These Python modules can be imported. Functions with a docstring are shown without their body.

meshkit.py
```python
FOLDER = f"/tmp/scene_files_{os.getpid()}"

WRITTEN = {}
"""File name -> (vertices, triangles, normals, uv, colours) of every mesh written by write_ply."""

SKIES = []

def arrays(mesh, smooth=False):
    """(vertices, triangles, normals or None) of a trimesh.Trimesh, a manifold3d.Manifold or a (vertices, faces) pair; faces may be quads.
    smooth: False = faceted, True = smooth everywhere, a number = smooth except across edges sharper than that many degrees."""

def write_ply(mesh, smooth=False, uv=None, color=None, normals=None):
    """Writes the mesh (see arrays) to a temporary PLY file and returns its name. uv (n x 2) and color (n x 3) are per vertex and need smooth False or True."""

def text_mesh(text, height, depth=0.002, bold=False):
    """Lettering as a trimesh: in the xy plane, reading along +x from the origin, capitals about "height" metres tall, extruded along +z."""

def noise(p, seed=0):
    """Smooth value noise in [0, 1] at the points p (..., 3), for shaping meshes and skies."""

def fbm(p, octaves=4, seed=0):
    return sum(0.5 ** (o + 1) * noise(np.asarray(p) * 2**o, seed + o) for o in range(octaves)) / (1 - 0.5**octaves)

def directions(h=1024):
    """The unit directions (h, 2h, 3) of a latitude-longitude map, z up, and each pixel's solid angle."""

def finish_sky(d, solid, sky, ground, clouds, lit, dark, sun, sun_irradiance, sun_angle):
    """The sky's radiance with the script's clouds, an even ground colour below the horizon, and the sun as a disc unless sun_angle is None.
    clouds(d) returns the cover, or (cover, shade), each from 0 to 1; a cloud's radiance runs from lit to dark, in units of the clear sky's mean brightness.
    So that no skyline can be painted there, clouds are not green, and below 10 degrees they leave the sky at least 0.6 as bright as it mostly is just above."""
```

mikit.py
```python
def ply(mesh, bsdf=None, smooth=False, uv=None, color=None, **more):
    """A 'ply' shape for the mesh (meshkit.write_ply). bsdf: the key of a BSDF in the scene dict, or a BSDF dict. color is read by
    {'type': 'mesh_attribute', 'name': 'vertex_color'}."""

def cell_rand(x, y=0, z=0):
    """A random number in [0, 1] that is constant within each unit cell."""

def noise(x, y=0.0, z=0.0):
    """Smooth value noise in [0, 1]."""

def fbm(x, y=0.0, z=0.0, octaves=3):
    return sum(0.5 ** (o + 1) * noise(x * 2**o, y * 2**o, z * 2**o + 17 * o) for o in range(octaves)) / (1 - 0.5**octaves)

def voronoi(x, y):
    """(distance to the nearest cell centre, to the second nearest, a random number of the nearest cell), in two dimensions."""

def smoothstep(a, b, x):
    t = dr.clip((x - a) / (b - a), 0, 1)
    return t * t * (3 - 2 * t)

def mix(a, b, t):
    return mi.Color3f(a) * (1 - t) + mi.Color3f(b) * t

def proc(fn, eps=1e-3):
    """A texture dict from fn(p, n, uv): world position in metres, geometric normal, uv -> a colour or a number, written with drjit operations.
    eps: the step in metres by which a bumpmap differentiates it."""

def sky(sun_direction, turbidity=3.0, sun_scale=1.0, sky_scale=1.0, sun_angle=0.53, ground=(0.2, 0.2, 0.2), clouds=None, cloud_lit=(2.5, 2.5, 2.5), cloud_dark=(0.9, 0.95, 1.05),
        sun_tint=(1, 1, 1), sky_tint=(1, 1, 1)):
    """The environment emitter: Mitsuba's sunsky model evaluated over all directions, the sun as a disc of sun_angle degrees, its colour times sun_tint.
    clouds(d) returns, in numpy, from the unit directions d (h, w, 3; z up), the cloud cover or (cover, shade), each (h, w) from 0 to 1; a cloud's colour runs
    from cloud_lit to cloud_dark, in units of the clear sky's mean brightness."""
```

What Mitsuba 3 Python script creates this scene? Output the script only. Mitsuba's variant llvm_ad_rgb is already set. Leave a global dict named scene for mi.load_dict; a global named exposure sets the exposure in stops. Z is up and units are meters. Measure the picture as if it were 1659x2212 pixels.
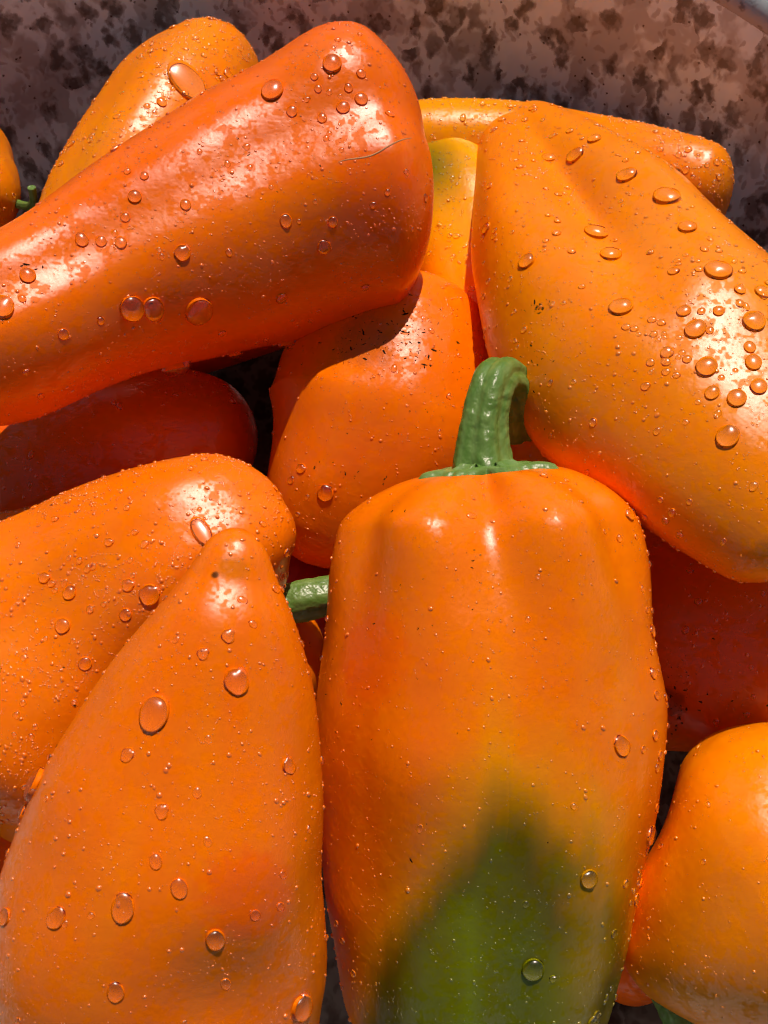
import math
import numpy as np, trimesh, mitsuba as mi, mikit, meshkit
import drjit as dr
from mikit import noise, fbm, voronoi, smoothstep, mix
from scipy.interpolate import PchipInterpolator, CubicSpline

T = mi.ScalarTransform4f
scene, labels = {}, {}

# ------------------------------------------------------------------ camera, sky, exposure
PITCH = math.radians(68)
CZ = 0.22
CY = -(CZ - 0.04) * math.cos(PITCH) / math.sin(PITCH)
CAM = np.array([0.0, CY, CZ])
FWD = np.array([0, math.cos(PITCH), -math.sin(PITCH)])
UP = np.array([0, math.sin(PITCH), math.cos(PITCH)])
RIGHT = np.array([1.0, 0, 0])
FOV = 36.0
K = 2 * math.tan(math.radians(FOV / 2)) / 1659.0          # tangent per picture unit (picture is 1659 x 2212 units)

scene['camera'] = {'type': 'thinlens', 'fov': FOV, 'fov_axis': 'x', 'near_clip': 0.01, 'far_clip': 20.0,
                   'aperture_radius': 0.0003, 'focus_distance': 0.178,
                   'to_world': T().look_at(origin=CAM.tolist(), target=(CAM + FWD).tolist(), up=UP.tolist())}
SUN = (0.13, 0.61, 0.79)
scene['sky_light'] = mikit.sky(SUN, turbidity=3, sky_scale=0.62, sky_tint=(1.02, 0.95, 0.74), sun_tint=(1.0, 0.98, 1.12))
exposure = 1.5

# ------------------------------------------------------------------ placing helpers
def ray(px, py):
    return FWD + RIGHT * (px - 829.5) * K - UP * (py - 1106) * K

def at(px, py, z):
    """The point at height z seen at picture position (px, py)."""
    r = ray(px, py)
    return CAM + r * (z - CZ) / r[2]

def project(p):
    q = np.asarray(p) - CAM
    d = q @ FWD
    return 829.5 + (q @ RIGHT) / d / K, 1106 - (q @ UP) / d / K, d

def tex_color(fn): return mikit.proc(fn, eps=2e-4)

# ------------------------------------------------------------------ materials
def film(p, n, uv):                                         # the wet film on the skin: patches of finer and coarser droplets
    a = fbm(p.x * 600, p.y * 600, p.z * 600, 3)
    b = noise(p.x * 2100, p.y * 2100, p.z * 2100)
    return smoothstep(0.48, 0.66, a + 0.5 * (b - 0.5))

def skin_bump(p, n, uv):
    a = fbm(p.x * 1100, p.y * 1100, p.z * 1100, 2)
    b = noise(p.x * 2600, p.y * 2600, p.z * 2600)
    return smoothstep(0.35, 0.75, a) * 0.6 + 0.4 * b

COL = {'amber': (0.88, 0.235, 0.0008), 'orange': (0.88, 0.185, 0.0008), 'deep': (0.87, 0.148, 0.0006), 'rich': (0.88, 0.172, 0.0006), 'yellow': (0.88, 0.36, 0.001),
       'red': (0.87, 0.115, 0.0006), 'shaded_red': (0.35, 0.015, 0.0008), 'green': (0.11, 0.125, 0.001)}  # the darkest red has the shade of the deep gap mixed in
KIND = ['amber', 'deep', 'amber', 'amber', 'yellow', 'amber', 'rich', 'orange', 'orange', 'rich', 'red', 'red', 'amber', 'orange', 'shaded_red', 'red', 'red']
SEED = range(2, 18)

SPOTS = []
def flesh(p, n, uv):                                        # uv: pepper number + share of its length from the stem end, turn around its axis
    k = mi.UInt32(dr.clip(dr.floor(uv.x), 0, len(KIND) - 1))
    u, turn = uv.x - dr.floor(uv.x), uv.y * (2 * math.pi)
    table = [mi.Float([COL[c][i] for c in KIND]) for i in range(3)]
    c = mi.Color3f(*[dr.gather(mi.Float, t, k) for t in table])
    ca, sa = dr.cos(turn), dr.sin(turn)
    f = mi.Float(k) * 5.3
    m = fbm(p.x * 55, p.y * 55, p.z * 55, 3)
    streak = fbm(u * 3 + f, ca * 3.0, sa * 3.0, 3)
    c = mi.Color3f(c.x * (0.94 + 0.12 * m), c.y * (0.76 + 0.28 * m + 0.26 * streak), c.z)
    tone = lambda name, t: mix(c, COL[name], dr.clip(t, 0, 1))
    gauss = lambda cu, ct, su, st: dr.exp(-dr.square((u - cu) / su) - dr.square((turn - ct) / st))
    wob = fbm(u * 6 + 3, ca * 2.5, sa * 2.5, 3) - 0.5
    c = dr.select(k == 3, tone('yellow', 0.8 * smoothstep(.45, .75, u)), c)
    c = dr.select(k == 4, tone('orange', 0.8 * smoothstep(.35, .7, u)), c)
    c = dr.select(k == 4, tone('green', 0.92 * gauss(.17, 1.65, .12, .55)), c)
    # the unripe stain of the front pepper: a wedge that opens towards the tip
    w = turn - 1.50 + 0.25 * wob
    wob2 = fbm(u * 14 + 3, ca * 7, sa * 7, 3) - 0.5
    wedge = u - 0.455 - (dr.sqrt(dr.square(w) + 0.03) - 0.12) * dr.select(w > 0, 0.40, 0.22) + 0.12 * wob + 0.03 * wob2 + 0.03 * (fbm(ca * 14, sa * 14, u * 3.0, 2) - 0.5)
    stain = smoothstep(-0.03, 0.10, wedge)
    veil = smoothstep(-0.16, 0.08, wedge)
    front = mix(c, (0.74, 0.31, 0.001), 0.85 * veil)
    green = mix((0.10, 0.09, 0.001), (0.115, 0.16, 0.001), smoothstep(0.03, 0.18, wedge + 0.15 * wob2))
    green = mix(green, (0.065, 0.055, 0.001), 0.7 * gauss(.54, 1.36, .07, .16))
    green = mix(green, (0.14, 0.21, 0.003), 0.7 * dr.exp(-dr.square((turn - 1.62 + 0.1 * wob) / 0.06)) * smoothstep(0.08, 0.16, wedge))
    green = mix(green, (0.20, 0.145, 0.001), 0.7 * smoothstep(1.15, 0.7, turn))
    front = mix(front, green, 0.95 * stain)
    front = mix(front, (0.45, 0.25, 0.001), 0.6 * gauss(.70, .84, .08, .22))
    c = dr.select(k == 7, front, c)
    fine = fbm(p.x * 420, p.y * 420, p.z * 420, 3)
    vein = fbm(u * 2.5 + f, ca * 11, sa * 11, 3)
    c = mi.Color3f(c.x, c.y * (0.87 + 0.14 * fine + 0.12 * vein), c.z)
    for (kk, uu, tt, su, st, col, amount) in SPOTS:         # brown blemishes, dull bruises and redder patches
        rr = dr.square((u - uu) / su) + dr.square((turn - tt) / st) + 0.9 * (fbm(p.x * 900, p.y * 900, p.z * 900, 3) - 0.5)
        c = dr.select(k == kk, mix(c, col, amount * smoothstep(1.2, 0.25, rr)), c)
    return c
FLESH = mikit.proc(flesh)

def skin_layer(alpha, ior):
    return {'type': 'roughplastic', 'distribution': 'beckmann', 'alpha': alpha, 'int_ior': ior, 'nonlinear': False, 'diffuse_reflectance': FLESH}
scene['skin'] = {'type': 'twosided', 'bsdf': {'type': 'bumpmap', 'arbitrary': mikit.proc(skin_bump, eps=6e-5), 'scale': 0.000022, 'bsdf': {
    'type': 'blendbsdf', 'weight': mikit.proc(film), 'bsdf_0': skin_layer(0.135, 1.52), 'bsdf_1': skin_layer(0.15, 1.18)}}}
# clear water lets the light through and mirrors a little of it; the dull skin-coloured dish added under a drop imitates its lensed light
def clear_water(share, alpha):
    return {'type': 'mask', 'opacity': share, 'bsdf': {'type': 'twosided', 'bsdf': {'type': 'roughconductor', 'material': 'none', 'distribution': 'ggx', 'alpha': alpha}}}
scene['water'] = clear_water(0.07, 0.07)
scene['bead_water'] = {'type': 'twosided', 'bsdf': {'type': 'roughplastic', 'distribution': 'beckmann', 'alpha': 0.08, 'int_ior': 2.15, 'nonlinear': False, 'diffuse_reflectance': FLESH}}
scene['dish_skin'] = {'type': 'twosided', 'bsdf': {'type': 'roughplastic', 'distribution': 'beckmann', 'alpha': 0.2, 'int_ior': 1.12, 'nonlinear': False, 'diffuse_reflectance': FLESH}}

def stem_bump(p, n, uv):
    return fbm(p.x * 900, p.y * 900, p.z * 900, 3)
scene['stem_skin'] = {'type': 'twosided', 'bsdf': {'type': 'bumpmap', 'arbitrary': mikit.proc(stem_bump, eps=1e-4), 'scale': 0.00035, 'bsdf': {
    'type': 'principled', 'base_color': {'type': 'mesh_attribute', 'name': 'vertex_color'}, 'roughness': 0.36, 'specular': 0.5}}}
scene['dirt'] = {'type': 'twosided', 'bsdf': {'type': 'diffuse', 'reflectance': {'type': 'rgb', 'value': [0.03, 0.012, 0.006]}}}
scene['cork'] = {'type': 'twosided', 'bsdf': {'type': 'diffuse', 'reflectance': {'type': 'rgb', 'value': [0.62, 0.30, 0.14]}}}

def glaze(p, n, uv):                                        # speckled stoneware glaze; unrolled along the wall, flat on the floor
    x0, y0 = p.x + 0.02, p.y + 0.005
    rad = dr.sqrt(dr.square(x0) + dr.square(y0))
    wall = smoothstep(0.104, 0.110, rad)
    x = dr.lerp(x0, dr.atan2(y0, x0) * 0.125, dr.select(rad > 0.107, 1.0, 0.0)) * 1000
    z = dr.select(rad > 0.107, p.z, y0) * 1000
    wx = x + 3.6 * (fbm(x * 0.34, z * 0.34, 3.0, 3) - 0.5)
    wz = z + 3.6 * (fbm(x * 0.34 + 31, z * 0.34, 7.0, 3) - 0.5)
    big = fbm(wx * 0.16, wz * 0.12, 11.0, 4)
    d1, d2, c = voronoi(wx * 0.23, wz * 0.165)
    flake = smoothstep(0.58, 0.26, d1 + 0.8 * (fbm(x * 0.7, z * 0.55, 5.0, 3) - 0.5)) * smoothstep(0.30, 0.45, c)
    core = smoothstep(0.40, 0.10, d1 + 0.9 * (fbm(x * 1.0, z * 0.8, 15.0, 3) - 0.5)) * smoothstep(0.50, 0.65, c)
    e1, e2, ce = voronoi(wx * 0.6 + 9, wz * 0.45)
    small = smoothstep(0.42, 0.22, e1) * smoothstep(0.60, 0.72, ce)
    dots_d, _, dc = voronoi(x * 0.42 + 40, z * 0.42)
    dots = smoothstep(0.13, 0.07, dots_d) * smoothstep(0.86, 0.88, dc)
    ground = mix((0.62, 0.81, 0.88), (0.76, 0.93, 0.97), fbm(x * 0.4, z * 0.4, 1.0, 3))
    ground = mix(ground, (0.31, 0.32, 0.31), smoothstep(0.50, 0.62, big) * 0.65)
    ground = mix(ground, (0.165, 0.16, 0.15), flake * (0.45 + 0.6 * fbm(x * 0.5, z * 0.4, 9.0, 3)))
    ground = mix(ground, (0.085, 0.078, 0.07), core * 0.7)
    ground = mix(ground, (0.22, 0.21, 0.195), small * 0.5)
    ground = ground * mix((1, 1, 1), (0.15, 0.105, 0.085), smoothstep(0.113, 0.100, rad))         # floor colour darkened for the shade between the peppers
    return mix(ground, (0.04, 0.028, 0.025), dots * 0.9)
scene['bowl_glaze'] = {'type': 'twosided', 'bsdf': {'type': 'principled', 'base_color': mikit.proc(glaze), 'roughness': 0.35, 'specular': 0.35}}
def rim_glaze(p, n, uv):
    return mix((0.34, 0.38, 0.40), (0.16, 0.17, 0.18), smoothstep(0.5, 0.7, fbm(p.x * 700, p.y * 700, p.z * 700, 3)))
scene['rim_glaze'] = {'type': 'twosided', 'bsdf': {'type': 'principled', 'base_color': mikit.proc(rim_glaze), 'roughness': 0.3, 'specular': 0.4}}
def tabletop(p, n, uv):
    return mix((0.055, 0.05, 0.045), (0.09, 0.08, 0.07), fbm(p.x * 40, p.y * 40, p.z * 40, 4))
scene['table_stone'] = {'type': 'twosided', 'bsdf': {'type': 'principled', 'base_color': mikit.proc(tabletop), 'roughness': 0.6}}

# ------------------------------------------------------------------ the setting: table top and bowl
def add(key, mesh, bsdf, smooth=True, color=None):
    scene[key] = mikit.ply(mesh, bsdf, smooth=smooth, color=color)
    return key

def revolve(profile, n, cx, cy):
    prof = np.array(profile)
    a = np.linspace(0, 2 * np.pi, n, endpoint=False)
    v = np.stack([cx + prof[:, None, 0] * np.cos(a), cy + prof[:, None, 0] * np.sin(a), np.repeat(prof[:, 1:2], n, 1)], -1).reshape(-1, 3)
    i, j = np.meshgrid(np.arange(len(prof) - 1), np.arange(n), indexing='ij')
    a0, a1 = i * n + j, i * n + (j + 1) % n
    f = np.stack([a0, a1, a1 + n, a0 + n], -1).reshape(-1, 4)
    return v, f

add('table', (np.array([[-3, -3, -0.012], [3, -3, -0.012], [3, 3, -0.012], [-3, 3, -0.012]]), np.array([[0, 1, 2, 3]])), 'table_stone', False)
labels['table'] = {'label': 'plain stone table top under the speckled bowl', 'kind': 'structure'}

BX, BY, BR, BH = -0.02, -0.005, 0.125, 0.062
inner = [(0.0005, 0.0), (0.06, 0.0), (0.085, 0.001), (0.1, 0.005), (0.109, 0.011), (0.1145, 0.02), (0.1185, 0.035), (0.1215, 0.05), (BR - 0.0015, BH - 0.002)]
sp = PchipInterpolator(np.linspace(0, 1, len(inner)), np.array(inner))
prof = list(map(tuple, sp(np.linspace(0, 1, 60))))
outer = [(BR + 0.005, BH - 0.002), (0.127, 0.045), (0.121, 0.02), (0.105, 0.0), (0.08, -0.008), (0.07, -0.0115), (0.06, -0.0115), (0.058, -0.007), (0.0005, -0.007)]
sp2 = PchipInterpolator(np.linspace(0, 1, len(outer)), np.array(outer))
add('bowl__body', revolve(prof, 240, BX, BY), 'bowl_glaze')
add('bowl__outside', revolve(list(map(tuple, sp2(np.linspace(0, 1, 60)))), 240, BX, BY), 'bowl_glaze')
lip = [(BR + 0.0018 + 0.0036 * math.cos(t), BH - 0.002 + 0.0036 * math.sin(t)) for t in np.linspace(math.pi * 1.05, -0.15 * math.pi, 24)]
add('bowl__rim', revolve(lip, 240, BX, BY), 'rim_glaze')
labels['bowl'] = {'label': 'mauve grey stoneware bowl with brown speckled glaze holding the heap of peppers', 'category': 'bowl'}
labels['bowl__rim'] = {'label': 'pale blue grey rounded rim'}

# ------------------------------------------------------------------ peppers
NU, NV = 190, 150
BODY = {}
def pepper(key, st, label, color='orange', cap0=0.45, cap1=0.6, thick=0.95, grooves=((80, .10), (200, .10), (320, .10)), gw=24, depth=1.0,
           bumps=(), dimple=True, dents=0.07, seed=1, blunt1=2.2, mid=0.6, roll=0.0):
    st = np.array(st, float)
    P = np.array([at(*s[:3]) for s in st])
    W = st[:, 3] * K * np.array([project(p)[2] for p in P])
    s = np.r_[0, np.cumsum(np.linalg.norm(np.diff(P, axis=0), axis=1))]
    L = s[-1]
    spine = CubicSpline(s, P) if len(st) > 2 else (lambda a: P[0] + (np.asarray(a) / L)[..., None] * (P[1] - P[0]))
    width = PchipInterpolator(s, W) if len(st) > 2 else (lambda a: np.interp(a, s, W))
    c0, c1 = cap0 * W[0], cap1 * W[-1]
    # rows: (distance along the spine, share of the width)
    t = np.linspace(0, 1, 46)
    if dimple:
        ka = [depth * x for x in (.42, .34, .20, .06)] + [0]
        r0 = np.where(t < .4, t / .4 * .5, .5 + .5 * np.sin(np.clip((t - .4) / .6, 0, 1) * np.pi / 2))
        a0 = np.where(t < .4, PchipInterpolator([0, .096, .2, .3, .4], ka)(np.minimum(t, .4)), 1 - np.cos(np.clip((t - .4) / .6, 0, 1) * np.pi / 2)) * c0
    else:
        th = t * np.pi / 2
        r0, a0 = np.sin(th) ** (2 / 2.3), (1 - np.cos(th) ** (2 / 2.0)) * c0
    n1 = 50
    th = np.linspace(0, np.pi / 2, n1)
    r1, a1 = np.cos(th) ** (2 / blunt1), L - c1 + c1 * np.sin(th) ** (2 / blunt1)
    nb = NU - len(t) - n1 + 2
    ab = np.linspace(c0, L - c1, nb)[1:-1]
    a, r = np.r_[a0, ab, a1], np.r_[r0, np.ones(nb - 2), r1]
    C = spine(a)
    e = L * 1e-3
    Tn = spine(np.clip(a + e, 0, L)) - spine(np.clip(a - e, 0, L))
    Tn /= np.linalg.norm(Tn, axis=1, keepdims=True)
    V = CAM - P[len(P) // 2]
    N = V - (Tn @ V)[:, None] * Tn
    N /= np.linalg.norm(N, axis=1, keepdims=True)
    B = np.cross(N, Tn)
    cr, sr = math.cos(math.radians(roll)), math.sin(math.radians(roll))
    N, B = N * cr - B * sr, B * cr + N * sr
    ph = np.linspace(0, 2 * np.pi, NV, endpoint=False)
    u = (a / L)[:, None] + 0 * ph
    PH = ph + 0 * a[:, None]
    g = np.ones_like(u)
    endiness = mid + (1 - mid) * np.clip(np.abs(2 * u - 1), 0, 1) ** 2.2
    wob = 0.25 * np.sin(u * 3 + seed)
    for deg, amp in grooves:
        dlt = (PH - math.radians(deg) - wob + np.pi) % (2 * np.pi) - np.pi
        g -= amp * endiness * np.exp(-(dlt / math.radians(gw)) ** 2)
    for (bu, bdeg, amp, su, sdeg) in bumps:
        dlt = (PH - math.radians(bdeg) + np.pi) % (2 * np.pi) - np.pi
        g += amp * np.exp(-((u - bu) / su) ** 2 - (dlt / math.radians(sdeg)) ** 2)
    R = (width(a) * r)[:, None] * g
    X = C[:, None] + R[..., None] * (np.cos(ph)[None, :, None] * B[:, None] + thick * np.sin(ph)[None, :, None] * N[:, None])
    # uneven skin: soft dents
    rad = X - C[:, None]
    q = X * 45 + seed * 7.3
    X = X + rad * (dents * 2 * (meshkit.fbm(q, 2, seed) - 0.5) + 0.010 * (meshkit.fbm(X * 190 + seed, 2, seed) - 0.5))[..., None]
    X, u, PH = (np.concatenate([q, q[:, :1]], 1) for q in (X, u, PH))
    PH[:, -1] = 2 * np.pi
    M = NV + 1
    i, j = np.meshgrid(np.arange(len(a) - 1), np.arange(NV), indexing='ij')
    k0 = i * M + j
    f = np.stack([k0, k0 + M, k0 + M + 1, k0 + 1], -1).reshape(-1, 4)
    v = X.reshape(-1, 3)
    nn = meshkit.arrays((v, f), True)[2].reshape(len(a), M, 3)
    nn[:, 0] = nn[:, -1] = nn[:, 0] + nn[:, -1]
    nn[0], nn[-1] = nn[0].mean(0), nn[-1].mean(0)
    nn = (nn / np.linalg.norm(nn, axis=-1, keepdims=True)).reshape(-1, 3)
    if np.einsum('ij,ij->i', nn, v - np.repeat(C, M, 0)).mean() < 0:
        f, nn = f[:, ::-1], -nn
    uv = np.stack([seed - 2 + 0.0005 + 0.999 * u.ravel(), PH.ravel() / (2 * np.pi)], 1)
    tri = np.vstack([f[:, [0, 1, 2]], f[:, [0, 2, 3]]])
    path = meshkit.write_ply((v, tri), False, uv, None, normals=nn)
    scene[key + '__body'] = {'type': 'ply', 'filename': path, 'face_normals': False, 'bsdf': {'type': 'ref', 'id': 'skin'}}
    labels[key] = {'label': label, 'category': 'pepper', 'group': 'orange peppers heaped in the bowl'}
    BODY[key] = dict(v=v, n=nn, uv=uv, u=u.ravel(), ph=PH.ravel(), spine=spine, L=L, W=W, f=f, d0=spine(c0 * 0.4), t0=-Tn[0], n0=N[0], b0=B[0])
    return key

# stations run from the stem end to the tip: picture position, height of the axis, half width in picture units
pepper('orange_pepper', [(180, 640, .035, 150), (262, 450, .039, 160), (375, 260, .039, 155), (450, 150, .0375, 118), (470, 82, .0365, 85)],
       'amber pepper at the back left with a notched rounded tip, behind the big diagonal pepper', 'amber', cap0=.8, cap1=.95,
       grooves=((30, .17), (150, .05), (270, .1)), bumps=((.86, 5, .18, .16, 30),), seed=2)
pepper('orange_pepper_001', [(900, 405, .053, 262), (800, 412, .054, 298), (610, 450, .0555, 285), (470, 500, .0575, 262), (300, 572, .060, 232), (150, 650, .0625, 206), (0, 722, .065, 196), (-180, 790, .067, 150)],
       'big red-orange pepper lying diagonally over the others at the upper left', 'deep', cap0=.45, cap1=.8, dimple=True,
       grooves=((128, .15), (30, .07), (235, .08)), gw=19, mid=.6, bumps=((.13, 165, .14, .10, 32),), seed=3)
pepper('orange_pepper_002', [(-230, 300, .03, 120), (-120, 370, .032, 160), (-30, 420, .034, 105), (38, 440, .034, 80)][::-1],
       'amber pepper cut by the left edge of the picture, only its rounded end showing', 'amber', cap0=.9, cap1=.8, dimple=False, seed=4)
pepper('orange_pepper_003', [(780, 335, .026, 90), (900, 332, .030, 112), (1100, 345, .030, 125), (1300, 378, .036, 125), (1480, 408, .043, 116), (1580, 425, .045, 100)][::-1],
       'yellow-orange pepper lying level at the back right against the bowl wall', 'amber', cap0=.55, cap1=.7, dimple=False, seed=5)
pepper('orange_pepper_004', [(930, 352, .026, 120), (980, 455, .030, 140), (1050, 620, .031, 158), (1095, 780, .030, 165), (1160, 940, .027, 160), (1200, 1050, .024, 130)],
       'yellow-orange pepper with a greenish shoulder, wedged in the gap at the upper centre', 'yellow', cap0=.6, cap1=.7, dimple=False, seed=6)
pepper('orange_pepper_005', [(1108, 268, .034, 80), (1165, 360, .041, 155), (1275, 545, .051, 266), (1408, 766, .060, 330), (1548, 940, .066, 280), (1690, 1100, .069, 215), (1780, 1210, .069, 160)][::-1],
       'large amber pepper covered in big water drops at the right', 'amber', cap0=.6, cap1=.6, thick=.68, blunt1=2.8, roll=14, dimple=False,
       grooves=((100, .06), (215, .05), (330, .06)), gw=22, mid=.85, bumps=((.63, 92, -.34, .25, 17), (.75, 55, .08, .2, 18), (.62, 126, .08, .22, 18)), seed=7, dents=.06)
pepper('orange_pepper_006', [(680, 1215, .026, 100), (745, 1080, .031, 195), (828, 920, .033, 262), (835, 785, .034, 242), (800, 655, .032, 150)],
       'orange pepper under the diagonal one, its upper left side in shadow and dusted with dirt', 'orange', cap0=.8, cap1=1.0, dimple=False, seed=8)
pepper('orange_pepper_007', [(1051, 1018, .0672, 262), (1057, 1130, .0643, 322), (1057, 1350, .060, 355), (1052, 1620, .055, 370), (1045, 1850, .049, 348), (1035, 2080, .043, 310), (1025, 2330, .035, 230)],
       'front orange pepper with a green stem and a dark green stain at its lower end', 'orange', cap0=.48, cap1=.8, thick=.85, depth=.4,
       grooves=((88, .30), (205, .09), (325, .09), (143, .13), (33, .13)), gw=15, mid=.16, bumps=((.62, 92, -.05, .2, 14), (.0, 88, -.22, .07, 17), (.10, 62, .05, .10, 16), (.10, 118, .05, .10, 16)), seed=9)
pepper('orange_pepper_008', [(592, 1145, .046, 150), (470, 1180, .050, 215), (300, 1290, .044, 290), (90, 1475, .032, 435), (-170, 1600, .028, 390)],
       'bright orange pepper at the lower left behind the pointed one, wet with fine drops', 'orange', cap0=.7, cap1=.8, dimple=False,
       grooves=((60, .13), (125, .08), (215, .07), (330, .07)), gw=18, mid=.6, seed=10)
pepper('orange_pepper_009', [(512, 1145, .084, 46), (506, 1205, .084, 78), (498, 1275, .083, 120), (455, 1500, .077, 240), (392, 1780, .070, 325), (342, 2080, .061, 370), (310, 2450, .047, 330)][::-1],
       'pointed orange pepper nearest the camera, lower left, dark spot at its tip', 'orange', cap0=.6, cap1=1.0, dimple=False, thick=.8,
       grooves=((75, .03), (200, .05), (320, .05)), gw=26, mid=.9,
       bumps=((.37, 112, -.13, .11, 24), (.50, 105, .05, .09, 25), (.40, 60, .05, .3, 25), (.58, 125, .06, .15, 20), (.92, 100, -.15, .028, 60), (.965, 95, .08, .028, 70)), seed=11)
pepper('orange_pepper_010', [(540, 1010, .018, 130), (430, 985, .021, 172), (200, 1020, .022, 210), (-60, 1080, .020, 190)],
       'dark red-orange pepper in full shadow below the diagonal one at the left edge', 'red', cap0=.7, cap1=.8, dimple=False, seed=12)
pepper('orange_pepper_011', [(1388, 1610, .018, 200), (1495, 1440, .024, 320), (1640, 1370, .026, 320), (1810, 1280, .024, 240)],
       'dark red pepper in shadow under the large right-hand pepper', 'red', cap0=.8, cap1=.7, dimple=False, seed=13)
pepper('orange_pepper_012', [(1385, 1985, .035, 105), (1440, 2000, .039, 165), (1535, 1990, .043, 245), (1670, 1930, .046, 340), (1900, 1790, .046, 400)],
       'bright amber pepper cut by the lower right corner', 'amber', cap0=.7, cap1=.8, dimple=False, seed=14, thick=.9)
pepper('orange_pepper_013', [(700, 1430, .034, 118), (570, 1440, .032, 150), (420, 1500, .028, 130)],
       'small orange pepper with a green stem, glimpsed in the gap left of the front pepper', 'orange', cap0=.7, cap1=.8, dimple=False, seed=15)
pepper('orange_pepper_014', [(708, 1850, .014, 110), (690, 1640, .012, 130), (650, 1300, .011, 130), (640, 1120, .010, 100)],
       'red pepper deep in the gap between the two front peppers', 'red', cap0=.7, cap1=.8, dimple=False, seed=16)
pepper('orange_pepper_015', [(1440, 2150, .013, 105), (1400, 2060, .013, 125), (1330, 1900, .013, 120)],
       'dark red pepper with a dark stem at the bottom right, below the amber one', 'red', cap0=.5, cap1=.8, dimple=True, seed=17)
pepper('orange_pepper_016', [(250, 700, .018, 110), (360, 690, .022, 140), (490, 640, .024, 150), (630, 590, .022, 150), (740, 560, .020, 110)],  # hidden length laid out to keep sun off the floor gap
       'shaded pepper almost hidden under the diagonal one, a sliver showing at its lower edge, its unseen length laid to block sun', 'red', cap0=.7, cap1=.8, dimple=False, seed=18)
pepper('orange_pepper_017', [(-130, 1480, .022, 220), (-20, 1760, .025, 270), (90, 2000, .022, 220)],
       'shaded red pepper low at the left edge, below the bright wet one', 'red', cap0=.7, cap1=.8, dimple=False, seed=19)

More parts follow.
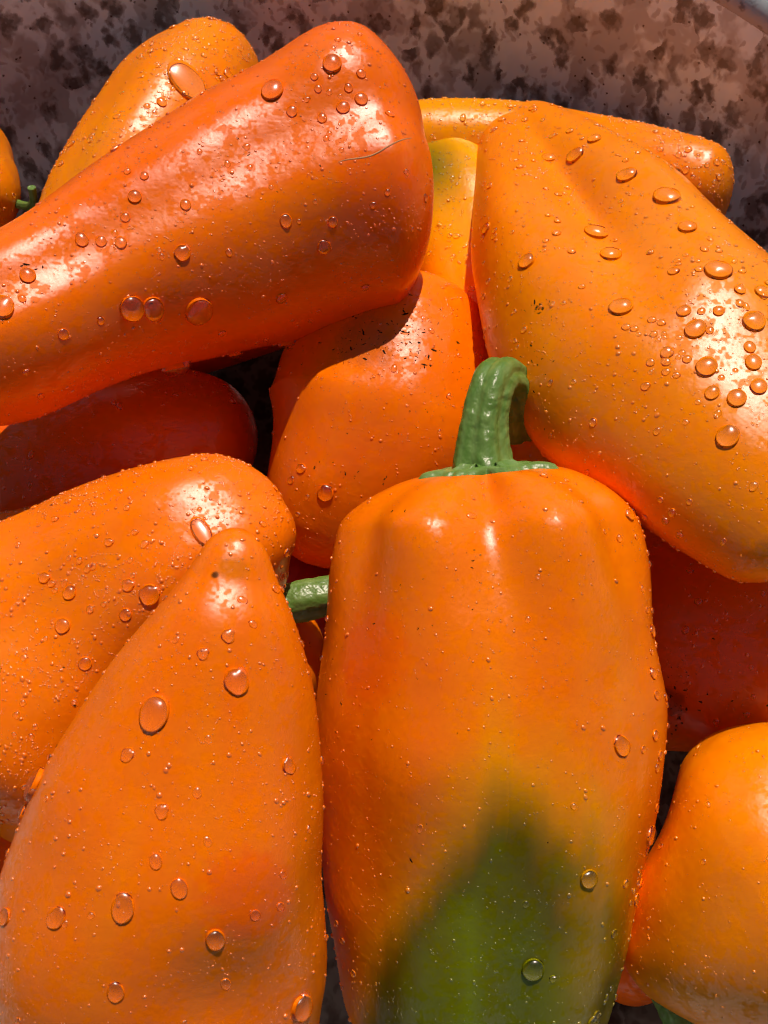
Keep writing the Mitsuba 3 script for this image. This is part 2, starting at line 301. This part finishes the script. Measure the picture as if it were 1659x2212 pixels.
# ------------------------------------------------------------------ stems
def tube(pts, rad, nseg=70, nv=48, ridges=5, amp=.10, seed=1, flare=0.0):
    pts = np.array([at(*q) for q in pts])
    s = np.r_[0, np.cumsum(np.linalg.norm(np.diff(pts, axis=0), axis=1))]
    c, w = CubicSpline(s, pts), PchipInterpolator(s, rad)
    a = np.linspace(0, s[-1], nseg)
    C, R = c(a), w(a)
    Tn = c(a, 1)
    Tn /= np.linalg.norm(Tn, axis=1, keepdims=True)
    N = np.zeros_like(C)
    ref = np.array([1.0, 0.1, 0.3])
    for i in range(nseg):
        ref = ref - (ref @ Tn[i]) * Tn[i]
        ref /= np.linalg.norm(ref)
        N[i] = ref
    B = np.cross(Tn, N)
    ph = np.linspace(0, 2 * np.pi, nv, endpoint=False)
    g = 1 + amp * (np.abs(np.cos(ph * ridges / 2 + seed)) - .64)
    ring = np.cos(ph)[None, :, None] * N[:, None] + np.sin(ph)[None, :, None] * B[:, None]
    X = C[:, None] + (R[:, None] * g)[..., None] * ring
    X = X + ring * (0.10 * R.mean() * (meshkit.fbm(X * 900 + seed, 3, seed) - .5))[..., None]
    # the cut end: a slightly sunken rough face
    rows = [X]
    for q, sink in ((.93, -.06), (.75, .02), (.4, .10), (0.001, .12)):
        rows.append((C[-1] + Tn[-1] * (-sink * R[-1]) + (R[-1] * g * q)[:, None] * ring[-1])[None])
    X = np.concatenate(rows)
    n = len(X)
    i, j = np.meshgrid(np.arange(n - 1), np.arange(nv), indexing='ij')
    k0, k1 = i * nv + j, i * nv + (j + 1) % nv
    f = np.stack([k0, k1, k1 + nv, k0 + nv], -1).reshape(-1, 4)
    v = X.reshape(-1, 3)
    m = meshkit.fbm(v * 700, 3, seed)
    st = meshkit.fbm(np.stack([np.repeat(np.arange(n) * .02, nv), np.tile(np.cos(ph) * 5, n), np.tile(np.sin(ph) * 5, n)], -1), 3, seed + 2)
    t = np.clip(.25 + .9 * (m - .5) + 1.2 * (st - .5), 0, 1)[:, None]
    return (v, f), np.array([.075, .17, .022]) * (1 - t) + np.array([.19, .30, .085]) * t

PX = 0.178 * K                                              # metres per picture unit at the depth of the top layer
dx, dy, _ = project(BODY['orange_pepper_007']['d0'])
m, c = tube([(float(dx), float(dy) + 14, BODY['orange_pepper_007']['d0'][2] - .002), (1042, 958, .0655), (1050, 885, .067), (1068, 826, .067), (1092, 818, .064), (1114, 858, .060), (1120, 910, .055)],
            np.array([80, 54, 46, 45, 44, 50, 56]) * PX, seed=3, nv=60, amp=.20)
add('orange_pepper_007__stem', m, 'stem_skin', True, c)
m, c = tube([(560, 1310, .044), (640, 1300, .045), (700, 1288, .045), (760, 1284, .044)], np.array([46, 46, 45, 44]) * PX, seed=5)
add('orange_pepper_013__stem', m, 'stem_skin', True, c)
m, c = tube([(1440, 2120, .022), (1460, 2180, .024), (1490, 2260, .024)], np.array([50, 38, 34]) * PX, seed=8)
add('orange_pepper_015__stem', m, 'stem_skin', True, c)
m, c = tube([(35, 440, .034), (62, 445, .036), (72, 430, .040), (68, 405, .043)], np.array([10, 9, 8, 9]) * PX * 1.2, seed=9)
add('orange_pepper_002__stem', m, 'stem_skin', True, c)

def calyx(key, cut, seed):
    """The green cap that lies on the shoulder round the stem, its edge uneven and lobed."""
    M = NV + 1
    b = BODY[key]
    v, n = b['v'].reshape(-1, M, 3), b['n'].reshape(-1, M, 3)
    q = np.linspace(0, 1, 16)
    ph = np.linspace(0, 2 * np.pi, NV, endpoint=False)
    edge = cut * (1 + .13 * np.cos(5 * ph + seed) + .5 * (meshkit.fbm(np.stack([np.cos(ph) * 3, np.sin(ph) * 3, 0 * ph + seed], -1), 3, seed) - .5))
    rows = q[:, None] * edge
    i0 = np.floor(rows).astype(int)
    fr = (rows - i0)[..., None]
    j = np.arange(NV)[None] + 0 * i0
    X = v[i0, j] * (1 - fr) + v[i0 + 1, j] * fr
    Nn = n[i0, j]
    lift = 0.0011 * np.sqrt(np.clip(1 - q ** 5, 0, 1)) * (1 + .7 * (meshkit.fbm(X * 900, 2, seed) - .5).mean(1)) - 0.0001
    lift = lift + 0.0013 * np.exp(-((q - .36) / .11) ** 2)       # the collar round the foot of the stem
    X = X + Nn * lift[:, None, None] + Nn * (0.0006 * (meshkit.fbm(X * 800, 2, seed) - .5))[..., None] * np.clip(1 - q, .2, 1)[:, None, None]
    i, jj = np.meshgrid(np.arange(len(q) - 1), np.arange(NV), indexing='ij')
    k0, k1 = i * NV + jj, i * NV + (jj + 1) % NV
    vv = X.reshape(-1, 3)
    t = np.clip(.3 + 1.2 * (meshkit.fbm(vv * 600, 3, seed) - .5), 0, 1)[:, None]
    add(key + '__calyx', (vv, np.stack([k0, k0 + NV, k1 + NV, k1], -1).reshape(-1, 4)), 'stem_skin', True, np.array([.085, .19, .03]) * (1 - t) + np.array([.20, .31, .10]) * t)
calyx('orange_pepper_007', 19.5, 4)

# ------------------------------------------------------------------ water drops, fine wet film, dirt, blemishes
rng = np.random.default_rng(5)
ZB = np.full((570, 430), 1e9)                               # nearest pepper depth per cell, to leave out drops that nothing shows
for b in BODY.values():
    x, y, d = project(b['v'])
    ok = (x > -10) & (x < 1669) & (y > -10) & (y < 2222)
    np.minimum.at(ZB, ((y[ok] / 4).astype(int) + 3, (x[ok] / 4).astype(int) + 3), d[ok])
ZB = np.minimum.reduce([np.roll(ZB, (i, j), (0, 1)) for i in (-1, 0, 1) for j in (-1, 0, 1)])

def shown(p, margin=40):
    x, y, d = project(p)
    inside = (x > -margin) & (x < 1659 + margin) & (y > -margin) & (y < 2212 + margin)
    cx, cy = np.clip((x / 4).astype(int) + 3, 0, 429), np.clip((y / 4).astype(int) + 3, 0, 569)
    return inside & (d < ZB[cy, cx] + .0022)

def frame(n, p):
    """Axes of a drop at p: the normal, and downhill along the skin."""
    down = np.array([0.0, -.25, -1.0]) - (np.array([0.0, -.25, -1.0]) @ n) * n
    down /= max(np.linalg.norm(down), 1e-9)
    return down, np.cross(n, down), n

DROPS, CUPS, OUTLINE = [], {}, []
for k in range(5):                                          # a few drop outlines: round, lobed, stretched
    ico = trimesh.creation.icosphere(subdivisions=3)
    v = ico.vertices.copy()
    ang = np.arctan2(v[:, 1], v[:, 0])
    amp = (.02, .05, .09, .06, .13)[k]
    w = 1 + amp * (np.sin(2 * ang + k) + .7 * np.sin(3 * ang + 2 * k) + .5 * np.sin(5 * ang + k))
    v[:, :2] *= w[:, None]
    v[:, 0] += .10 * (1 - v[:, 2] ** 2) * (k in (1, 3))
    v[:, 2] = np.sign(v[:, 2]) * np.abs(v[:, 2]) ** .92
    up = (v[ico.faces][:, :, 2] > -.22).all(1)
    DROPS.append(mikit.ply((v, ico.faces[up]), 'water', smooth=True))
    OUTLINE.append(w)
count = {}

BEAD = trimesh.creation.icosphere(subdivisions=2)
BEADF = BEAD.faces[(BEAD.vertices[BEAD.faces][:, :, 2] > -.3).all(1)]
CA = np.linspace(0, 2 * np.pi, 20, endpoint=False)
def cup(key, p, d, e, n, sx, sy, h, uv, rings=(0.0, .35, .65, .86, 1.0), na=20):
    """A raised dish added under a drop, shaped to shade like skin seen through a lens."""
    ang = CA[:: 20 // na]
    q = np.array(rings)[:, None]
    V = p + (q * np.cos(ang) * sx)[..., None] * d + (q * np.sin(ang) * sy)[..., None] * e + ((.03 * (h > .06) + h * q ** 2) * min(sx, sy) + 0 * ang)[..., None] * n
    skirt = V[-1] - n * min(sx, sy) * (h + .12)
    V = np.concatenate([V, skirt[None]]).reshape(-1, 3)
    i, j = np.meshgrid(np.arange(len(rings)), np.arange(na), indexing='ij')
    k0, k1 = i * na + j, i * na + (j + 1) % na
    F = np.stack([k0, k0 + na, k1 + na, k1], -1).reshape(-1, 4)
    CUPS.setdefault(key, []).append((V, F, np.tile(uv, (len(V), 1))))

def drop(key, p, n, r, uv, stretch=1.0, height=.5, kind=None):
    d, e, n = frame(n, p)
    i = count[key] = count.get(key, 0) + 1
    if i > 290: return
    kind = rng.integers(0, 5) if kind is None else kind
    name = f'{key}__water_drop' + (f'_{i - 1:03d}' if i > 1 else '')
    if r < 5.5 * PX:                                        # too small for a clear dome: a bead of the skin's colour
        q = BEAD.vertices
        scene[name] = mikit.ply((p + q[:, :1] * d * r * stretch + q[:, 1:2] * e * r / math.sqrt(stretch) + q[:, 2:] * n * r * height * .9, BEADF), 'bead_water', smooth=True, uv=np.tile(uv, (len(q), 1)))
        return
    cup(key, p, d, e, n, r * stretch, r / math.sqrt(stretch), min(.34 * height, .24), uv)
    mtx = np.eye(4)
    mtx[:3, 0], mtx[:3, 1], mtx[:3, 2], mtx[:3, 3] = d * r * stretch, e * r / math.sqrt(stretch), n * r * height, p - n * r * .02
    scene[name] = {**DROPS[kind], 'to_world': T(mtx)}

def pick(px, py, key=None):
    """The shown skin point nearest to a picture position."""
    best = None
    for k, b in BODY.items():
        if key and k != key: continue
        x, y, d = b.setdefault('xy', project(b['v']))
        q = (x - px) ** 2 + (y - py) ** 2
        face = np.einsum('ij,ij->i', b['n'], CAM - b['v']) > -.02
        q = np.where(face, q + (d * 400) ** 2 * .02, 1e12)
        i = int(np.argmin(q))
        if best is None or q[i] + d[i] ** 2 * 1e5 < best[0]:
            best = (q[i] + d[i] ** 2 * 1e5, k, i, d[i])
    _, k, i, d = best
    return k, BODY[k]['v'][i], BODY[k]['n'][i], d, BODY[k]['uv'][i]

def spot(key, px, py, r, col, amount, squash=1.0):
    _, p, n, d, uv = pick(px, py, key)
    b = BODY[key]
    k = int(uv[0])
    rad = float(np.mean(b['W']))
    i = int(np.argmin(np.linalg.norm(b['v'] - p, axis=1)))
    around = np.linalg.norm(b['v'] - b['v'][i], axis=1) < r * K * d * 1.6
    du, dt = np.ptp(b['u'][around]) / 3.2, np.ptp(b['ph'][around]) / 3.2
    SPOTS.append((k, float(b['u'][i]), float(b['ph'][i]), max(float(du), .002), max(float(dt) * squash, .01), col, amount))

BROWN = (0.07, 0.022, 0.004)
spot('orange_pepper_009', 465, 1250, 11, BROWN, .95)
spot('orange_pepper_009', 500, 1235, 40, (0.62, 0.17, 0.004), .5)
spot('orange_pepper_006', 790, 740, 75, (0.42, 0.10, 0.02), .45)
spot('orange_pepper_005', 1275, 482, 9, BROWN, .8)
spot('orange_pepper_007', 1030, 1190, 6, (0.35, 0.09, 0.004), .8)
spot('orange_pepper_008', 430, 1250, 60, (0.88, 0.14, 0.001), .5)
spot('orange_pepper_001', 820, 420, 120, (0.86, 0.09, 0.001), .5)
spot('orange_pepper_007', 800, 1420, 120, (0.86, 0.12, 0.001), .6)
spot('orange_pepper_009', 540, 1930, 120, (0.86, 0.10, 0.001), .6)
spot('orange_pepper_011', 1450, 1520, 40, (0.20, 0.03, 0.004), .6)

ZOOM = {1: (0, 0), 2: (960, 0), 3: (0, 800), 4: (960, 800), 5: (0, 1660), 6: (960, 1660)}
def place(zone, key, spots, stretch=1.0, height=.62):
    for (zx, zy, zr) in spots:
        px, py = ((ZOOM[zone][i] + q / 1.728) / 1.1573 for i, q in enumerate((zx, zy)))
        k, p, n, d, uv = pick(px, py, key)
        drop(k, p, n, zr / 2.0 * K * d, uv, stretch * (1 + .12 * rng.random()), height * (.85 + .3 * rng.random()))

P = 'orange_pepper'
place(2, P + '_005', [(1055, 752, 40), (1225, 840, 58), (1270, 720, 35), (910, 597, 30), (715, 675, 30), (835, 672, 38), (805, 572, 18), (1450, 1168, 55), (1625, 1255, 35), (1600, 1405, 50),
    (1330, 1420, 45), (1230, 1512, 27), (1580, 1502, 27), (1245, 1165, 24), (1303, 993, 40), (915, 1010, 55), (980, 1105, 48), (630, 1130, 38), (735, 1018, 20), (750, 962, 16), (815, 1075, 18),
    (1095, 1418, 17), (1150, 1388, 18), (1155, 1440, 17), (1205, 1402, 18), (1313, 1350, 30), (1525, 1250, 25), (1395, 1080, 18), (1455, 1083, 15), (1035, 1315, 48), (440, 985, 25), (590, 612, 16),
    (1440, 1345, 25), (1550, 1315, 20), (728, 590, 14), (690, 1050, 14), (700, 935, 14), (690, 815, 12), (1180, 1480, 12), (1270, 1450, 14), (1405, 1440, 18), (1360, 1120, 12)])
place(4, P + '_005', [(1393, 190, 46), (1590, 185, 38), (1607, 275, 38), (1515, 338, 42), (1403, 308, 32), (1495, 500, 50), (1580, 122, 28), (1310, 188, 20), (1230, 130, 28), (1218, 240, 18),
    (1160, 170, 20), (1215, 182, 20), (1458, 268, 16), (1355, 340, 14), (1290, 130, 16), (1130, 275, 20), (1145, 230, 12), (1270, 255, 16), (1295, 430, 14), (1105, 75, 12), (1195, 70, 12), (1440, 230, 12), (1520, 205, 14)])
place(1, P, [(775, 265, 18), (805, 210, 12), (697, 440, 22), (885, 240, 15), (850, 165, 15), (980, 320, 25), (970, 350, 25), (1065, 315, 20), (630, 455, 14), (670, 490, 12), (800, 410, 18), (885, 205, 12)])
place(1, P, [(800, 350, 80)], 1.25, .2)
place(1, P + '_001', [(1435, 285, 42), (1360, 330, 18), (1510, 370, 20), (1560, 425, 30), (1485, 470, 30), (1390, 510, 22), (1370, 375, 18), (1265, 470, 25), (1180, 380, 50), (540, 930, 22), (525, 1050, 28),
    (440, 1050, 25), (560, 1330, 55), (670, 1330, 50), (860, 1335, 62), (1560, 320, 22), (1225, 1290, 25), (1395, 1080, 30), (1440, 950, 22), (1230, 960, 28), (790, 1085, 35), (580, 860, 30), (350, 1040, 30),
    (130, 1190, 35), (20, 1320, 50), (620, 770, 20), (800, 885, 25), (275, 1440, 25), (500, 650, 26), (1420, 405, 14), (1465, 410, 12), (1330, 440, 14), (960, 1440, 18), (1060, 640, 16), (860, 660, 14)])
place(3, P + '_001', [(760, 205, 58), (1030, 182, 32), (1240, 100, 42), (1470, 30, 26)], 1.0, .75)
place(3, P + '_008', [(185, 1115, 25), (290, 1175, 30), (545, 1140, 28), (640, 1185, 45), (280, 1320, 35), (550, 1280, 28), (460, 955, 20), (370, 1490, 30), (560, 1420, 30), (240, 1170, 14), (385, 1255, 18)])
place(3, P + '_008', [(870, 905, 50)], 1.5, .22)
place(5, P + '_009', [(670, 205, 70), (1015, 65, 55), (1245, 440, 35), (130, 510, 80), (520, 1065, 55), (255, 1090, 45), (770, 980, 40), (940, 1200, 45), (500, 1420, 40), (700, 650, 30), (860, 550, 22), (890, 760, 20),
    (910, 325, 18), (550, 400, 30), (1215, 900, 18), (1110, 1085, 25), (1215, 1060, 20), (20, 1090, 40), (680, 850, 30), (970, 1370, 25), (60, 620, 45), (1300, 1480, 60)], 1.1, .52)
place(3, P + '_009', [(1045, 1215, 20), (1090, 1310, 18), (990, 1360, 30), (1190, 1150, 22), (880, 1455, 26), (760, 1370, 16)], 1.1, .52)
place(6, P + '_007', [(635, 1305, 50), (890, 925, 42), (1030, 355, 44), (1155, 740, 45), (1190, 390, 24), (1165, 45, 26), (1175, 140, 22), (1170, 300, 26), (1175, 440, 20), (1090, 1020, 28), (1000, 1170, 22), (915, 1510, 25),
    (1050, 950, 18), (1180, 620, 20), (1120, 380, 18), (900, 1550, 30), (985, 1400, 16), (1120, 950, 22)])
place(4, P + '_007', [(1062, 840, 30), (1160, 1340, 28), (1160, 1530, 26), (1110, 1160, 14), (1140, 1250, 16), (1085, 930, 14), (1150, 1440, 16)])
place(4, P + '_007', [(375, 840, 20), (470, 870, 12)], 1.2, .5)
place(3, P + '_006', [(1410, 745, 36), (1300, 640, 22), (1260, 690, 18)])

def scatter(key, big, fine, rmin=3.4, rmax=9.0, fmin=1.1, fmax=3.1, clump=.85):
    """big: separate drops; fine: the droplets too small to pick apart, one mesh. Sizes in picture units."""
    fine = int(fine * .62)
    b = BODY[key]
    M = NV + 1
    f = b['f']
    v, n = b['v'], b['n']
    area = np.linalg.norm(np.cross(v[f[:, 2]] - v[f[:, 0]], v[f[:, 3]] - v[f[:, 1]]), axis=1)
    c = v[f].mean(1)
    w = area * shown(c) * (n[f].mean(1)[:, 2] > -.35) * (np.einsum('ij,ij->i', n[f].mean(1), CAM - c) > -.03)
    dens = meshkit.fbm(c * 160, 3, 3)
    w = w * np.clip(1 - clump + clump * 3 * (dens - .33), .04, 3)
    if w.sum() == 0: return
    w = w / w.sum()
    seen = area[w > 0].sum()
    def sample(k):
        i = rng.choice(len(f), k, p=w)
        t = rng.random((k, 2, 1))
        q = v[f[i]]
        p = q[:, 0] * (1 - t[:, 0]) * (1 - t[:, 1]) + q[:, 1] * t[:, 0] * (1 - t[:, 1]) + q[:, 2] * t[:, 0] * t[:, 1] + q[:, 3] * (1 - t[:, 0]) * t[:, 1]
        nn = n[f[i]].mean(1)
        return p, nn / np.linalg.norm(nn, axis=1, keepdims=True), project(p)[2], b['uv'][f[i][:, 0]]
    p, nn, d, uv = sample(big)
    r = rmin * (1 - rng.random(big) * (1 - (rmin / rmax) ** 1.6)) ** (-1 / 1.6)
    for k in range(big):
        drop(key, p[k], nn[k], r[k] * K * d[k], uv[k], 1 + .35 * rng.random() ** 2, .58 + .32 * rng.random())
    p, nn, d, uv = sample(fine)
    r = (fmin * (1 - rng.random(fine) * (1 - (fmin / fmax) ** 1.4)) ** (-1 / 1.4)) * K * d
    ico = trimesh.creation.icosphere(subdivisions=1)
    keep = (ico.vertices[ico.faces][:, :, 2] > -.3).all(1)

    iv, jf = ico.vertices, ico.faces[keep]
    e1 = np.cross(nn, [.3, .9, .2]); e1 /= np.linalg.norm(e1, axis=1, keepdims=True)
    e2 = np.cross(nn, e1)
    sx = r * (1 + .3 * rng.random(fine))
    h = r * np.where(rng.random(fine) < .4, .62 + .3 * rng.random(fine), .30 + .24 * rng.random(fine))
    V = p[:, None] + iv[None, :, :1] * (e1 * sx[:, None])[:, None] + iv[None, :, 1:2] * (e2 * r[:, None])[:, None] + iv[None, :, 2:] * (nn * h[:, None])[:, None]
    F = jf[None] + (np.arange(fine) * len(iv))[:, None, None]
    Nv = iv[None, :, :1] * (e1 / sx[:, None])[:, None] + iv[None, :, 1:2] * (e2 / r[:, None])[:, None] + iv[None, :, 2:] * (nn / h[:, None])[:, None]
    Nv = (Nv / np.linalg.norm(Nv, axis=-1, keepdims=True)).reshape(-1, 3)
    path = meshkit.write_ply((V.reshape(-1, 3), F.reshape(-1, 3)), False, np.repeat(uv, len(iv), 0), None, normals=Nv)
    scene[key + '__fine_droplets'] = {'type': 'ply', 'filename': path, 'face_normals': False, 'bsdf': {'type': 'ref', 'id': 'bead_water'}}
    labels[key + '__fine_droplets'] = {'kind': 'stuff'}

def edge_beads(key, k, seed, rr=(3.2, 8.0), side=None):
    """Drops that sit on the flank of a pepper and bulge from its outline."""
    r = np.random.default_rng(seed)
    b = BODY[key]
    cosv = np.einsum('ij,ij->i', b['n'], (CAM - b['v']) / np.linalg.norm(CAM - b['v'], axis=1, keepdims=True))
    x, y, d = b.setdefault('xy', project(b['v']))
    ok = (np.abs(cosv - .06) < .10) & shown(b['v'], 20) & (b['u'] > .06) & (b['u'] < .97)
    if side is not None: ok &= side(x, y)
    idx = np.flatnonzero(ok)
    for i in r.choice(idx, min(k, len(idx)), replace=False):
        drop(key, b['v'][i], b['n'][i], (rr[0] * (rr[1] / rr[0]) ** (r.random() ** 1.5)) * K * d[i], b['uv'][i], 1.0 + .4 * r.random(), .7 + .3 * r.random())

edge_beads(P + '_007', 46, 31, side=lambda x, y: x > 1050)
edge_beads(P + '_007', 16, 32, side=lambda x, y: x < 1050)
edge_beads(P + '_005', 40, 33, (2.6, 6.5))
edge_beads(P + '_009', 34, 34, (3.2, 9.0))
edge_beads(P + '_008', 40, 35)
edge_beads(P + '_001', 40, 36, (2.6, 7.0))
edge_beads(P, 26, 37, (2.4, 5.0))
edge_beads(P + '_003', 36, 38, (2.4, 5.0))
edge_beads(P + '_006', 10, 39)
scatter(P, 60, 2200)
scatter(P + '_001', 110, 4200)
scatter(P + '_002', 8, 120)
scatter(P + '_003', 50, 1400)
scatter(P + '_004', 30, 500)
scatter(P + '_005', 190, 4500, rmax=10)
scatter(P + '_006', 30, 1100)
scatter(P + '_007', 80, 3000)
scatter(P + '_008', 240, 4500, rmax=9)
scatter(P + '_009', 140, 2800, rmin=3.2, rmax=8, fmin=1.1, fmax=2.9)
scatter(P + '_012', 30, 500)
scatter(P + '_010', 26, 500)
scatter(P + '_011', 26, 500)

for key, cups in CUPS.items():
    at0 = np.cumsum([0] + [len(c[0]) for c in cups])
    mesh = np.concatenate([c[0] for c in cups]), np.concatenate([c[1] + o for c, o in zip(cups, at0)])
    scene[key + '__lens_dishes'] = mikit.ply(mesh, 'dish_skin', smooth=True, uv=np.concatenate([c[2] for c in cups]))
    labels[key + '__lens_dishes'] = {'kind': 'stuff'}

def specks(key, centre, spread, k, seed, size=(.8, 3.0)):
    r = np.random.default_rng(seed)
    parts = []
    ico = trimesh.creation.icosphere(subdivisions=1)
    for _ in range(k):
        px, py = centre[0] + r.normal() * spread[0], centre[1] + r.normal() * spread[1]
        kk, p, n, d, _ = pick(px, py, key)
        if not shown(p[None])[0]: continue
        a, e, n = frame(n, p)
        an = r.random() * 6.28
        s = size[0] * (size[1] / size[0]) ** (r.random() ** 2) * K * d
        a, e = a * math.cos(an) + e * math.sin(an), e * math.cos(an) - a * math.sin(an)
        p = p + (a * r.normal() + e * r.normal()) * K * d * 3
        vv = ico.vertices * (1 + .35 * r.normal(size=(len(ico.vertices), 1)))
        parts.append(trimesh.Trimesh(p + vv[:, :1] * a * s * (1 + 1.6 * r.random()) + vv[:, 1:2] * e * s * .7 + vv[:, 2:] * n * s * .35, ico.faces, process=False))
    if parts:
        return parts
    return []
def dirt(key, groups):
    parts = sum([specks(key, *g) for g in groups], [])
    if parts:
        add(key + '__dirt_specks', trimesh.util.concatenate(parts), 'dirt', True)
        labels[key + '__dirt_specks'] = {'label': 'scattered dark specks of soil', 'kind': 'stuff'}
dirt(P + '_006', [((800, 730), (75, 35), 90, 1), ((905, 745), (25, 45), 40, 2), ((850, 870), (90, 60), 14, 3), ((790, 1030), (90, 40), 14, 4)])
dirt(P + '_005', [((1172, 668), (14, 9), 26, 5), ((1150, 665), (20, 6), 10, 6), ((1155, 770), (16, 14), 12, 7), ((1200, 850), (40, 60), 8, 8)])
dirt(P + '_007', [((1030, 1220), (12, 40), 6, 9), ((900, 1500), (160, 300), 26, 10), ((720, 1450), (12, 120), 12, 11)])
dirt(P + '_009', [((115, 1605), (5, 8), 6, 13)])
dirt(P + '_001', [((62, 595), (12, 16), 14, 14), ((10, 690), (10, 6), 5, 15), ((600, 350), (200, 90), 10, 16)])
dirt(P + '_011', [((1445, 1530), (20, 35), 70, 17, (.8, 3.0)), ((1500, 1500), (70, 60), 26, 18)])
dirt(P + '_013', [((665, 1420), (10, 50), 8, 19)])
dirt(P + '_008', [((300, 1500), (160, 120), 10, 20)])


# a pale healed scratch on the big diagonal pepper
pts = []
for px, py in ((732, 356), (765, 344), (800, 331), (838, 313), (868, 303), (890, 296)):
    _, p, n, d, _ = pick(px, py, P + '_001')
    pts.append(p + n * .00005)
pts = np.array(pts)
cs = CubicSpline(np.linspace(0, 1, len(pts)), pts)(np.linspace(0, 1, 40))
ring = np.linspace(0, 2 * np.pi, 8, endpoint=False)
rw = .00016 * np.sin(np.linspace(.15, np.pi - .1, 40)) ** .6
tv = cs[:, None] + rw[:, None, None] * (np.cos(ring)[None, :, None] * UP + np.sin(ring)[None, :, None] * (-FWD) * .7)
i, j = np.meshgrid(np.arange(39), np.arange(8), indexing='ij')
add(P + '_001__scar', (tv.reshape(-1, 3), np.stack([i * 8 + j, i * 8 + (j + 1) % 8, (i + 1) * 8 + (j + 1) % 8, (i + 1) * 8 + j], -1).reshape(-1, 4)), 'cork', True)
labels[P + '_001__scar'] = {'label': 'thin pale healed scratch'}
